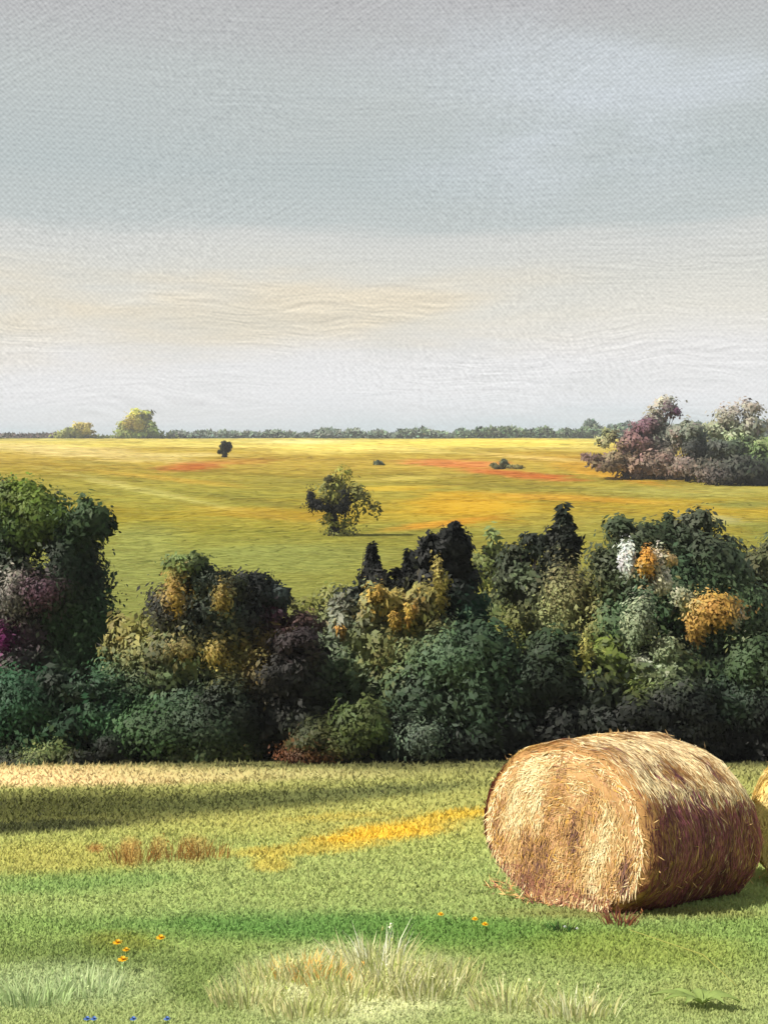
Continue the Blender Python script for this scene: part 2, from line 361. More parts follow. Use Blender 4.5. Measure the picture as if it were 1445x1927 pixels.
# ------------------------------------------------------------------ trees
def tube(pts, rad, seg=7):
    pts = np.array(pts, float); n = len(pts); T = np.gradient(pts, axis=0); T = unit(T)
    ref = np.array([.3, 1, .1]); A = unit(np.cross(T, ref)); B = np.cross(T, A)
    th = np.linspace(0, 2 * math.pi, seg, endpoint=False)
    return pts[:, None] + (A[:, None] * np.cos(th)[None, :, None] + B[:, None] * np.sin(th)[None, :, None]) * np.array(rad)[:, None, None]
def multi_tube(name, tubes, col, m, parent):
    V, Fc = [], []
    off = 0
    for P in tubes:
        r, c, _ = P.shape
        for i in range(r - 1):
            for j in range(c): Fc.append((off + i * c + j, off + i * c + (j + 1) % c, off + (i + 1) * c + (j + 1) % c, off + (i + 1) * c + j))
        Fc.append(tuple(off + (r - 1) * c + j for j in range(c)))
        V.append(P.reshape(-1, 3)); off += r * c
    V = np.concatenate(V); me = bpy.data.meshes.new(name); me.from_pydata(V.tolist(), [], Fc)
    me.polygons.foreach_set('use_smooth', np.ones(len(Fc), bool)); set_attrs(me, np.tile(col, (len(V), 1)))
    return link(name, me, m, parent)

LK = .62
def leafc(c):
    a = np.array(lin(*c)); return a / np.interp(a.max(), [.016, .05, .12, .3], [1.5, .85, .82, 1.3])
QUEUE = []
def tree(*a, **k): QUEUE.append((a, k))
def field_of_colours(P, seeds, jit):
    """neighbouring foliage colours run into one another"""
    Q = P + rng.normal(0, 1, P.shape) * jit
    num = np.zeros_like(P); den = np.zeros((len(P), 1))
    for (c, rad, col, wt) in seeds:
        d2 = (((Q - c) / rad) ** 2).sum(1, keepdims=True)
        w_ = wt * np.exp(-1.6 * d2); num += w_ * np.sqrt(col); den += w_
    return (num / np.maximum(den, 1e-9)) ** 2, den
def grow(name, label, y, base, lobes, leaf=9, cover=6, group=None, cat=None, trunk=True, bark=(52, 44, 36), jit=.28, droop=.0, gap=.3, clump=.36, blend=.85, tr=None, parts=('crown', 'trunk')):
    """lobes: (px, py, rx, ry, rgb [, weight]) seen at forward distance y; every lobe is an ellipsoid as deep as it is wide"""
    bx = base[0] if base else lobes[0][0]
    b = at(bx, 1000, y); b = Vector((b.x, y, float(H(b.x, y))))
    t = thing(name, label, cat or 'tree', b, group); bo = np.array(b)
    s = y / F
    Vs, Cs, Ns = [], [], []
    seeds = SEEDS if group == HG else RSEEDS if group == RG else lobe_seeds(lobes, y)
    leaf0 = leaf
    for L_ in lobes:
        leaf = leaf0 * (rng.uniform(.6, 1.15) if len(L_) < 7 or L_[6] == 0 else .5)
        px, py, rx, ry, rgb = L_[:5]; wgt = L_[5] if len(L_) > 5 else 1; dy = L_[6] if len(L_) > 6 else 0
        c = np.array(at(px, py, y)); c[1] += dy
        rad = np.array([rx * s, max(rx, ry * .6) * s * .8, ry * s])
        area = math.pi * rx * ry
        n = int(area / (leaf * leaf * .28) * cover * wgt); nc = max(4, int(area / (leaf * leaf) / 5))
        nc = min(nc, 90)
        u_ = rand_unit(nc); rr = rng.uniform(.35, 1.0, (nc, 1)) ** .6
        cc = u_ * rr                                                   # clump centres in unit ball
        keep = fbm(cc[:, 0] * 2 + px, cc[:, 2] * 2 + py, 2) > gap
        cc = cc[keep] if keep.sum() > 3 else cc
        nc = len(cc); cs = rng.uniform(.6, 1.25, nc) * clump
        tint = rng.uniform(.8, 1.22, (nc, 1)) * rng.uniform(.95, 1.06, (nc, 3))
        k = rng.integers(0, nc, n)
        q = rand_unit(n) * rng.uniform(.2, 1, (n, 1)) ** .45
        p = cc[k] * .86 + q * cs[k][:, None]
        if dy and dy > -2.85: n = max(8, int(n * .6)); k = k[:n]; q = q[:n]; p = p[:n] * rng.uniform(.8, 1.5, (n, 1))
        p = p * np.where(rng.random(n) < .3, rng.uniform(1, 1.45, n), 1.0)[:, None]
        if dy: p = p * rng.uniform(.6, 1.35, (n, 1)) + rng.normal(0, .12, (n, 3)) * [1, 1, 1.6]
        if len(L_) > 7:            # conical spruce top with layered boughs
            tz = 1 - np.sqrt(rng.random(n)); a_ = rng.uniform(0, 2 * math.pi, n); layer = np.floor(tz * 7 + .35 * np.sin(a_ * 3 + tz * 9))
            fr = tz * 7 % 1; rr_ = (1 - tz) * (1.15 - .5 * fr) * np.sqrt(rng.uniform(.25, 1, n)) * (.8 + .3 * np.sin(a_ * 5 + np.floor(tz * 7) * 2))
            p = np.stack([np.cos(a_) * rr_, np.sin(a_) * rr_, tz * 2 - 1 - .12 * rr_], -1); q = unit(p * [1, 1, .2] + [0, 0, .3])
            k = rng.integers(0, nc, n)
        P = c + p * rad
        zz = P[:, 2] - H(P[:, 0], P[:, 1]); ok = zz > .02 if rad[2] > .2 else zz > -5
        P, p, k, q = P[ok], p[ok], k[ok], q[ok]; n = len(P)
        nn = unit(p * .75 + q * .35 + np.array([-.15, -.3, .2]))
        # leaf sprays lie roughly across the outward direction and hang a little
        side = unit(np.cross(nn, rand_unit(n))); D = unit(side + nn * .25 + np.array([0, 0, -droop - .6])); W = unit(np.cross(D, nn + rng.normal(0, .45, (n, 3))))
        sz = leaf * s * rng.uniform(.5, 1.9, n)
        fc, den = field_of_colours(P, seeds, leaf * s * 1.6)
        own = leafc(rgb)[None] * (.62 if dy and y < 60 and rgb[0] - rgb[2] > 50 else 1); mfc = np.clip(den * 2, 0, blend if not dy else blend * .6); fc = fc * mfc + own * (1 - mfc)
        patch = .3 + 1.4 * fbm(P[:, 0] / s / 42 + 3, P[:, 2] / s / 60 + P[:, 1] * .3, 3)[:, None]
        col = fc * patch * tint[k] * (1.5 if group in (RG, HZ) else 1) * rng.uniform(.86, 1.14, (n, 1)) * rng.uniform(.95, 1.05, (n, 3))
        Vs.append(diamonds(P - bo, D, W, sz * 1.25, sz * .62)); Cs.append(col); Ns.append(nn)
    V = np.concatenate(Vs); C = np.clip(np.concatenate(Cs), .002, .85); N = np.concatenate(Ns)
    link(parts[0], polys(parts[0], V, C, N), M_leaf, t)
    if trunk:
        zb = 0; tops = [np.array(at(l[0], l[1], y)) - bo for l in lobes[:5]]
        h = max(p[2] for p in tops); r0 = tr or max(.04, h * .022); tub = []
        topx = tops[0][0]; fork = np.array([topx * .35, 0, h * .42])
        tub.append(tube([(0, 0, -.15), (.02 * h, 0, h * .15), fork * .7 + np.array([.02 * h, 0, 0]), fork], [r0 * 1.35, r0, r0 * .85, r0 * .75]))
        for p in tops:
            a = fork * .85; mid = (a + p) / 2 + rng.normal(0, .05 * h, 3)
            tub.append(tube([a, mid, p * .85 + mid * .15, p], [r0 * .6, r0 * .42, r0 * .25, r0 * .1], 6))
            e_ = p + rand_unit(1)[0] * .12 * h; tub.append(tube([mid, (mid + e_) / 2, e_], [r0 * .3, r0 * .2, r0 * .06], 5))
        multi_tube(parts[1], tub, lin(*bark), M_bark, t)
    return t

RG = 'grove at the far right'; HZ = 'trees along the skyline'
HG = 'trees and shrubs of the hedge below the meadow'
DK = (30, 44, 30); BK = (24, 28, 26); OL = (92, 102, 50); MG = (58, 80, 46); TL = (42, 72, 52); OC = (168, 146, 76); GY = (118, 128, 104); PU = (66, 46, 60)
# back row of the hedge
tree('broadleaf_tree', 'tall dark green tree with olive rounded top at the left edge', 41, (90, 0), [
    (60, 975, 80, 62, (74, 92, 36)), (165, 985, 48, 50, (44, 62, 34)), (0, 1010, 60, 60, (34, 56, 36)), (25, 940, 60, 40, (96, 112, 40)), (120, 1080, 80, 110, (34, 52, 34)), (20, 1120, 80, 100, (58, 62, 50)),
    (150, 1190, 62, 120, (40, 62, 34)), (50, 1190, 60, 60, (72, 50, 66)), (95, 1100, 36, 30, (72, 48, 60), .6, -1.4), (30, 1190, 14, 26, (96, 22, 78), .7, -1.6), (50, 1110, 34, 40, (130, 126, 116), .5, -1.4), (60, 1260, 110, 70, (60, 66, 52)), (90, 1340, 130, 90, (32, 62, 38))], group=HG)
tree('broadleaf_tree', 'loose pale olive tree thinning out beside the black spruces', 46, (640, 0), [
    (570, 1150, 50, 30, (122, 124, 62), .25), (620, 1140, 40, 50, (116, 120, 66), .3), (640, 1180, 60, 60, (104, 112, 86), .8), (700, 1160, 60, 60, (98, 104, 60)), (650, 1240, 90, 80, (84, 96, 62))], group=HG, gap=.38, cover=4)
tree('spruce_tree', 'pointed near-black spruce, leftmost of the pair beside the pale olive tree', 40, (705, 0), [
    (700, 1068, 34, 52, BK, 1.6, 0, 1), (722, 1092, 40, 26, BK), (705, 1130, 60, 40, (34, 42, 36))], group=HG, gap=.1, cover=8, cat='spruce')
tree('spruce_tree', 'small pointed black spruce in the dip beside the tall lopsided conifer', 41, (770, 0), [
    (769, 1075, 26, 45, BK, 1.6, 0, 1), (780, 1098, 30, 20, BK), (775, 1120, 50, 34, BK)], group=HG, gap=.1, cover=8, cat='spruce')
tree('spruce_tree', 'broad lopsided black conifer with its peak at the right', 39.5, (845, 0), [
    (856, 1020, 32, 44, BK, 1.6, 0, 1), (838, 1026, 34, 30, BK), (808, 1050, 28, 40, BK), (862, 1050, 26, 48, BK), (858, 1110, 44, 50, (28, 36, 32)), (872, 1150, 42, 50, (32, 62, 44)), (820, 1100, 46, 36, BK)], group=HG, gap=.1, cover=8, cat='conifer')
tree('broadleaf_tree', 'tall dark tree with a narrow crest over ochre leaf sprays', 42, (1040, 0), [
    (1058, 990, 26, 48, (40, 48, 38), 1.6, 0, 1), (1065, 1015, 34, 34, (34, 40, 34)), (1010, 1025, 30, 28, (40, 48, 38)), (975, 1070, 42, 50, (52, 60, 42)), (1050, 1060, 44, 44, (42, 50, 40)), (1020, 1120, 80, 60, (72, 80, 54)),
    (1000, 1180, 62, 60, (104, 110, 56)), (1050, 1110, 34, 60, (134, 132, 90), .7, -1.7), (1035, 1180, 36, 60, (122, 130, 82), .8, -1.8), (1080, 1150, 34, 60, (126, 122, 66), .7, -1.2), (1040, 1260, 110, 70, (44, 66, 38))], group=HG)
tree('broadleaf_tree', 'broad dark green tree with white and orange blossom clusters', 40, (1250, 0), [
    (1320, 1000, 40, 40, (56, 62, 48)), (1256, 1002, 24, 44, (48, 58, 42), 1.6, 0, 1), (1290, 1010, 34, 30, (50, 60, 44)), (1170, 1000, 44, 30, (56, 66, 44)), (1210, 1020, 70, 40, (56, 66, 46)), (1330, 1060, 80, 60, (58, 70, 50)), (1160, 1080, 60, 60, (54, 62, 40)), (1260, 1110, 110, 80, (52, 74, 50)), (1350, 1150, 90, 80, (64, 78, 52)),
    (1190, 1180, 100, 70, (56, 76, 46)), (1320, 1240, 110, 70, (60, 76, 50)), (1200, 1270, 110, 60, (78, 92, 46)),
    (1145, 1045, 13, 34, (206, 210, 206), 1, -3), (1174, 1046, 17, 26, (232, 172, 78), 1, -3.1), (1205, 1055, 14, 34, (198, 198, 180), .8, -3), (1220, 1030, 18, 14, (214, 184, 120), .7, -2.9), (1208, 1072, 15, 12, (226, 216, 186), .8, -3.1),
    (1285, 1118, 42, 26, (208, 166, 84), 1, -3.6), (1262, 1140, 20, 34, (196, 156, 84), .9, -3.5), (1322, 1130, 12, 16, (208, 216, 204), .8, -3.5), (1240, 1100, 22, 24, (150, 156, 124), .7, -3.3),
    (1170, 1206, 20, 14, (190, 200, 176), .9, -3.4), (1210, 1185, 26, 20, (176, 186, 146), .8, -3.4), (1165, 1150, 26, 44, (134, 146, 116), .7, -3.3), (1215, 1240, 30, 26, (136, 146, 112), .6, -3.3)], group=HG)
tree('broadleaf_tree', 'dark tree cut by the right edge of the picture behind the bales', 43, (1440, 0), [
    (1430, 1090, 60, 56, (66, 68, 44)), (1480, 1060, 60, 60, (66, 72, 46)), (1400, 1160, 80, 70, (62, 74, 46)), (1470, 1190, 90, 80, (58, 72, 46)), (1420, 1280, 90, 70, (54, 66, 46))], group=HG)
tree('broadleaf_tree', 'faint grey green tree peering over the hedge crest', 66, (930, 0), [
    (932, 1025, 30, 30, (92, 104, 60), .4), (920, 1070, 40, 40, (94, 102, 52), .4), (950, 1150, 60, 50, (80, 90, 50), .8)], group=HG, gap=.32)
# front row
SG = HG
tree('shrub', 'ochre tinged loose shrub right of the tall left tree', 38, (270, 0), [
    (240, 1190, 26, 30, (140, 138, 70), .2), (285, 1170, 34, 34, (132, 130, 66), .3), (235, 1200, 40, 44, (122, 116, 70), .6), (300, 1210, 56, 54, (108, 108, 62)), (285, 1240, 70, 60, (88, 94, 60)), (345, 1100, 20, 30, (188, 160, 80), .8, -1), (270, 1310, 100, 80, (44, 70, 44))], group=SG, cat='shrub')
tree('shrub', 'round topped teal black shrub with yellow flecks left of the purple one', 37, (400, 0), [
    (375, 1090, 50, 40, (38, 52, 38)), (350, 1060, 40, 20, (84, 96, 54), .6), (420, 1110, 50, 44, (44, 50, 36)), (330, 1150, 56, 50, (46, 46, 42)), (400, 1170, 80, 60, (44, 56, 42)), (430, 1112, 14, 24, (170, 148, 72), .9, -1.3), (345, 1110, 13, 26, (182, 150, 70), .8, -1.3),
    (350, 1240, 80, 60, (84, 98, 66)), (440, 1230, 60, 60, (102, 102, 62)), (380, 1310, 100, 70, (52, 72, 52)), (330, 1380, 110, 50, (36, 74, 44)), (360, 1200, 30, 20, (158, 146, 88), .6, -1.6), (420, 1210, 20, 26, (188, 166, 86), .6, -1.6)], group=SG, cat='shrub')
tree('shrub', 'dark shrub with plum purple leaves on its right shoulder', 38.5, (500, 0), [
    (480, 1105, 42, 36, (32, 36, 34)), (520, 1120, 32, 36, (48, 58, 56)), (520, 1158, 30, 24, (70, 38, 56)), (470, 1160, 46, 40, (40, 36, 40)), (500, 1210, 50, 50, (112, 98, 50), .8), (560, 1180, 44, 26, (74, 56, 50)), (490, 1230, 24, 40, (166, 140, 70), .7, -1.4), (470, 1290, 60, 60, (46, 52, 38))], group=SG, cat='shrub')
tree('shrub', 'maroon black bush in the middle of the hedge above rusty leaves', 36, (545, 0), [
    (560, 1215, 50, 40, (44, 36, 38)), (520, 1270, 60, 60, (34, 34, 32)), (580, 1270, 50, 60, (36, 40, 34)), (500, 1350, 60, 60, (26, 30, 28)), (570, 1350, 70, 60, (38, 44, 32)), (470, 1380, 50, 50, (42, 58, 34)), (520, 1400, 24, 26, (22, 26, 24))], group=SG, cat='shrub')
tree('shrub', 'ochre flecked grey green shrub under the black spruces', 37.5, (730, 0), [
    (740, 1130, 60, 40, (138, 128, 70)), (690, 1170, 50, 60, (116, 122, 84)), (720, 1220, 60, 70, (116, 118, 70)), (790, 1150, 60, 50, (126, 120, 68)), (650, 1180, 40, 60, (122, 128, 110), .8), (705, 1110, 14, 22, (206, 172, 84), .9, -1.1), (768, 1140, 9, 24, (220, 174, 80), .9, -1.4), (742, 1150, 9, 22, (206, 164, 76), .8, -1.4),
    (826, 1080, 12, 40, (160, 146, 76), .8, -1.1), (643, 1172, 7, 12, (224, 172, 80), 1, -1.1), (640, 1260, 70, 70, (76, 92, 66)), (730, 1300, 80, 70, (62, 78, 52)), (800, 1220, 80, 60, (78, 92, 62))], group=SG, cat='shrub')
tree('shrub', 'wide dark green shrub at the centre right with a purple stem streak', 36, (850, 0), [
    (850, 1240, 80, 60, (62, 82, 58)), (900, 1210, 60, 50, (52, 72, 50)), (800, 1310, 90, 70, (52, 68, 50)), (900, 1310, 90, 80, (50, 68, 48)), (930, 1240, 60, 50, (38, 54, 36)), (760, 1380, 90, 60, (48, 62, 52)), (860, 1390, 100, 56, (36, 44, 38)), (790, 1360, 40, 34, (84, 98, 82), .6, -1.8), (950, 1380, 70, 60, (34, 40, 36))], group=SG, cat='shrub')
tree('shrub', 'low olive shrub with rust coloured leaves at its foot', 34.5, (600, 0), [
    (600, 1390, 70, 36, (60, 66, 34)), (575, 1415, 50, 18, (98, 60, 34), .9, -.5), (640, 1400, 50, 34, (66, 74, 36)), (680, 1360, 50, 50, (66, 76, 40))], group=SG, cat='shrub', leaf=7)
tree('shrub', 'deep green brambly shrub under the tall left tree', 36, (60, 0), [
    (40, 1330, 90, 70, (34, 66, 42)), (120, 1360, 90, 64, (36, 66, 42)), (0, 1390, 80, 46, (40, 52, 34)), (130, 1300, 60, 50, (32, 48, 32)), (190, 1340, 60, 70, (36, 62, 40)), (70, 1400, 90, 34, (44, 62, 36)), (120, 1390, 50, 20, (96, 104, 58), .4, -1.5)], group=SG, cat='shrub')
tree('shrub', 'near black bush at the hedge foot above the cream stubble', 34.2, (205, 0), [
    (205, 1408, 38, 26, (24, 26, 22)), (160, 1420, 46, 14, (26, 28, 22)), (60, 1425, 120, 12, (28, 28, 22), .9)], group=SG, cat='shrub', leaf=7)
tree('shrub', 'mid green bush with paler tips left of the maroon bush', 35.2, (340, 0), [
    (300, 1380, 90, 50, (48, 70, 40)), (390, 1370, 80, 60, (46, 62, 42)), (430, 1340, 60, 70, (36, 46, 34)), (350, 1410, 90, 26, (74, 82, 44)), (440, 1410, 50, 26, (76, 82, 46))], group=SG, cat='shrub', leaf=7)
tree('shrub', 'black green shrub behind the big bale, left side', 36, (1020, 0), [
    (1010, 1290, 80, 60, (36, 48, 36)), (1100, 1300, 80, 60, (40, 50, 38)), (980, 1370, 80, 60, (32, 36, 34)), (1070, 1380, 90, 60, (30, 34, 30)), (1040, 1230, 60, 50, (42, 56, 36)), (930, 1410, 60, 34, (32, 38, 34))], group=SG, cat='shrub')
tree('shrub', 'yellow green bush hanging over the shade behind the bale', 37, (1170, 0), [
    (1130, 1230, 50, 40, (98, 110, 50)), (1165, 1290, 34, 44, (122, 130, 56)), (1200, 1260, 60, 40, (82, 96, 50)), (1260, 1260, 60, 40, (72, 88, 50)), (1090, 1210, 9, 34, (190, 184, 100), .5, -1.2)], group=SG, cat='shrub')
tree('shrub', 'low black shrub directly behind the top of the big bale', 35, (1220, 0), [
    (1180, 1350, 90, 46, (30, 34, 30)), (1280, 1340, 90, 56, (30, 34, 30)), (1230, 1400, 120, 50, (30, 34, 30)), (1300, 1300, 50, 30, (32, 38, 34))], group=SG, cat='shrub')
tree('shrub', 'black green shrub at the right edge above the second bale', 35.6, (1400, 0), [
    (1370, 1310, 60, 56, (44, 64, 46)), (1430, 1330, 70, 70, (30, 34, 30)), (1360, 1390, 80, 60, (28, 31, 28)), (1450, 1420, 80, 60, (26, 29, 26)), (1420, 1250, 60, 50, (56, 72, 46))], group=SG, cat='shrub')

# field trees
FG = 'lone trees and bushes in the far fields'
p = ground_at(625, 1008)
tree('field_tree', 'airy olive tree with black leaf clumps standing alone mid field', p.y, (627, 0), [
    (622, 925, 28, 30, (112, 112, 58), .45), (672, 940, 26, 36, (126, 124, 62), .3), (645, 892, 20, 22, (138, 136, 60), .14), (597, 945, 14, 10, BK, 1.6, -1), (586, 936, 8, 14, BK, 1.6, -1), (612, 954, 16, 7, BK, 1.6, -1), (650, 940, 9, 20, BK, 1.6, -1), (642, 955, 12, 8, BK, 1.4, -1), (620, 900, 7, 10, (60, 60, 36), 1, -1),
    (630, 975, 30, 16, (124, 124, 62), .25), (708, 955, 12, 16, (132, 132, 66), .15), (640, 1000, 30, 18, (122, 126, 66), .35)], leaf=5, group=FG, gap=.2, clump=.42, blend=.25, cover=4.5, bark=(26, 24, 20), tr=.5)
p = ground_at(424, 861)
tree('field_tree', 'tiny black green tree on the golden far field', p.y, (424, 0), [(424, 838, 10, 10, (44, 52, 34), 1.2), (416, 846, 7, 7, (62, 66, 36), 1), (432, 840, 6, 10, (40, 46, 34), 1.2), (424, 852, 7, 5, (44, 50, 34), 1)], leaf=2.6, group=FG, gap=.1, bark=(30, 26, 22), tr=.9)
p = ground_at(712, 876)
tree('field_bush', 'small grey green bush, a dot beside the orange field strip', p.y, (712, 0), [(708, 871, 6, 5, (86, 96, 72), 1.5), (717, 872, 6, 4, (92, 102, 80), 1.5)], leaf=2.6, group=FG, gap=0, cat='bush', trunk=True, tr=.15)
p = ground_at(943, 883)
tree('field_bush', 'low grey green bush amid the orange field strip', p.y, (945, 0), [(936, 876, 11, 7, (116, 118, 76), 1), (948, 872, 9, 8, (88, 96, 68), 1.3), (968, 878, 16, 4, (138, 134, 80), .8)], leaf=3, group=FG, gap=.05, cat='bush', tr=.25)
# trees on the skyline
HZ = 'trees along the skyline'
tree('skyline_tree', 'rounded yellow green tree on the skyline at the left', 940, (262, 0), [
    (262, 790, 24, 22, (148, 148, 62), 1.2), (240, 806, 20, 16, (124, 132, 60), 1.2), (288, 806, 17, 16, (104, 124, 58), 1.2), (255, 795, 18, 12, (176, 160, 70), .9, -9), (265, 815, 40, 9, (112, 128, 62), 1.2)], leaf=5, group=HZ, gap=.05, tr=.8)
tree('skyline_tree', 'low sloping yellowish tree at the far left skyline', 940, (145, 0), [
    (152, 808, 22, 12, (164, 160, 84), 1), (128, 815, 30, 9, (134, 142, 78), 1), (166, 804, 10, 9, (186, 168, 92), .9, -8)], leaf=5, group=HZ, gap=.05, tr=.6)
RG = 'grove at the far right'
gy = ground_at(1330, 912).y
tree('grove_tree', 'feathery grey tree with a plum tuft, tallest of the far right grove', gy * 1.15, (1225, 0), [
    (1248, 765, 24, 24, (138, 136, 122), .5), (1228, 800, 20, 32, (128, 126, 112), .7), (1262, 775, 10, 8, (92, 58, 88), 1.3, -2), (1240, 830, 30, 30, (106, 100, 88), 1), (1215, 845, 30, 30, (100, 92, 78))], leaf=6, group=RG, cover=4.5, tr=.35, clump=.45)
tree('grove_tree', 'plum brown tree on the left of the far right grove', gy * 1.08, (1200, 0), [
    (1215, 805, 26, 22, (92, 66, 78), 1.1), (1200, 835, 36, 26, (98, 76, 76)), (1170, 865, 44, 18, (102, 92, 64)), (1240, 865, 50, 26, (100, 80, 76)), (1150, 868, 50, 14, (98, 86, 66)), (1210, 880, 60, 18, (92, 76, 68)), (1115, 860, 22, 8, (92, 70, 72)), (1270, 890, 40, 16, (94, 80, 66)), (1140, 825, 20, 22, (142, 144, 104), .5)], leaf=6, group=RG, tr=.35)
tree('grove_tree', 'dark slate green tree in the middle of the far right grove', gy * 1.04, (1290, 0), [
    (1290, 815, 36, 28, (66, 82, 70), 1.2), (1300, 840, 20, 14, (38, 42, 44), 1.4, -2), (1330, 850, 36, 22, (64, 74, 58)), (1310, 875, 50, 24, (76, 72, 66))], leaf=6, group=RG, tr=.4)
tree('grove_tree', 'smoky pale grey tree leaning right over the far right grove', gy * 1.12, (1385, 0), [
    (1375, 785, 30, 24, (116, 114, 104), .5), (1405, 768, 28, 16, (120, 114, 108), .4), (1365, 810, 40, 20, (120, 122, 98), .9), (1410, 800, 26, 26, (118, 116, 108), .5), (1400, 835, 60, 24, (96, 108, 80))], leaf=6, group=RG, cover=4.5, tr=.35, clump=.45)
tree('grove_bush', 'black green bush at the right end of the far grove', gy * .99, (1400, 0), [
    (1400, 878, 60, 22, (42, 48, 46), 1.2), (1360, 895, 50, 14, (40, 42, 44), 1.2), (1440, 895, 50, 18, (38, 42, 42), 1.2), (1370, 840, 30, 20, (58, 70, 56))], leaf=6, group=RG, cat='bush', gap=.1, tr=.2)
tree('grove_bush', 'bright green bush cut by the right edge beside the grove', gy * 1.02, (1455, 0), [(1450, 835, 30, 20, (118, 142, 74)), (1440, 855, 34, 18, (88, 112, 66))], leaf=6, group=RG, cat='bush', tr=.2)

def lobe_seeds(lobes, y):
    o = []
    for L_ in lobes:
        c = np.array(at(L_[0], L_[1], y)); dy = L_[6] if len(L_) > 6 else 0; c[1] += dy; s = y / F
        big = max(L_[2], L_[3])
        o.append((c, np.array([L_[2] * s, max(big * s, 60 if y > 150 else 1.2 if dy else 2.5), L_[3] * s]) * (1.1 if dy else .8), leafc(L_[4]), 2.2 if dy else 1.0))
    return o
SEEDS = [q for a, k in QUEUE if k.get('group') == HG for q in lobe_seeds(a[4], a[2])]
RSEEDS = [q for a, k in QUEUE if k.get('group') == RG for q in lobe_seeds(a[4], a[2])]
RSEEDS = [(c, r_ * [1.5, 1, 1.5], col, wt) for c, r_, col, wt in RSEEDS]
for a, k in QUEUE: grow(*a, **k)

# far-off wood that reads as one mass
def wood(name, label, segs):
    Vs, Cs, Ns = [], [], []
    for (x0, x1, y0, y1, rgb, dd) in segs:
        n = int((x1 - x0) * (y1 - y0) * 1.6); s = dd / F
        px = rng.uniform(x0, x1, n); edge = fbm(px * .045, px * 0 + y0, 3); top = y0 + (1 - edge) * (y1 - y0) * .75
        py = rng.uniform(0, 1, n) * (y1 - top) + top
        P = np.array([at(a, b_, dd) for a, b_ in zip(px, py)]); P[:, 1] += rng.uniform(-8, 8, n)
        nn = unit(rng.normal(0, .5, (n, 3)) + np.array([0, -.4, .5])); D = unit(np.cross(nn, rand_unit(n))); W = np.cross(D, nn)
        sz = rng.uniform(3, 8, n) * s; tint = .65 + .8 * fbm(px * .08 + 5, py * .2, 3)
        Vs.append(diamonds(P, D, W, sz * 1.3, sz * .8)); Cs.append(leafc(rgb) * tint[:, None] * rng.uniform(.85, 1.15, (n, 3))); Ns.append(nn)
    o = link(name, polys(name, np.concatenate(Vs), np.clip(np.concatenate(Cs), 0, .8), np.concatenate(Ns)), M_leaf)
    tag(o, label, 'woodland', kind='stuff')
wood('distant_woodland', 'long low line of grey green woods on the skyline', [
    (320, 640, 806, 830, (134, 148, 132), 960), (600, 900, 804, 830, (134, 150, 130), 970), (860, 1180, 800, 830, (108, 126, 100), 930), (-60, 130, 814, 828, (96, 88, 84), 960), (130, 340, 818, 830, (122, 130, 82), 955), (1100, 1500, 785, 830, (110, 128, 116), 1000)])

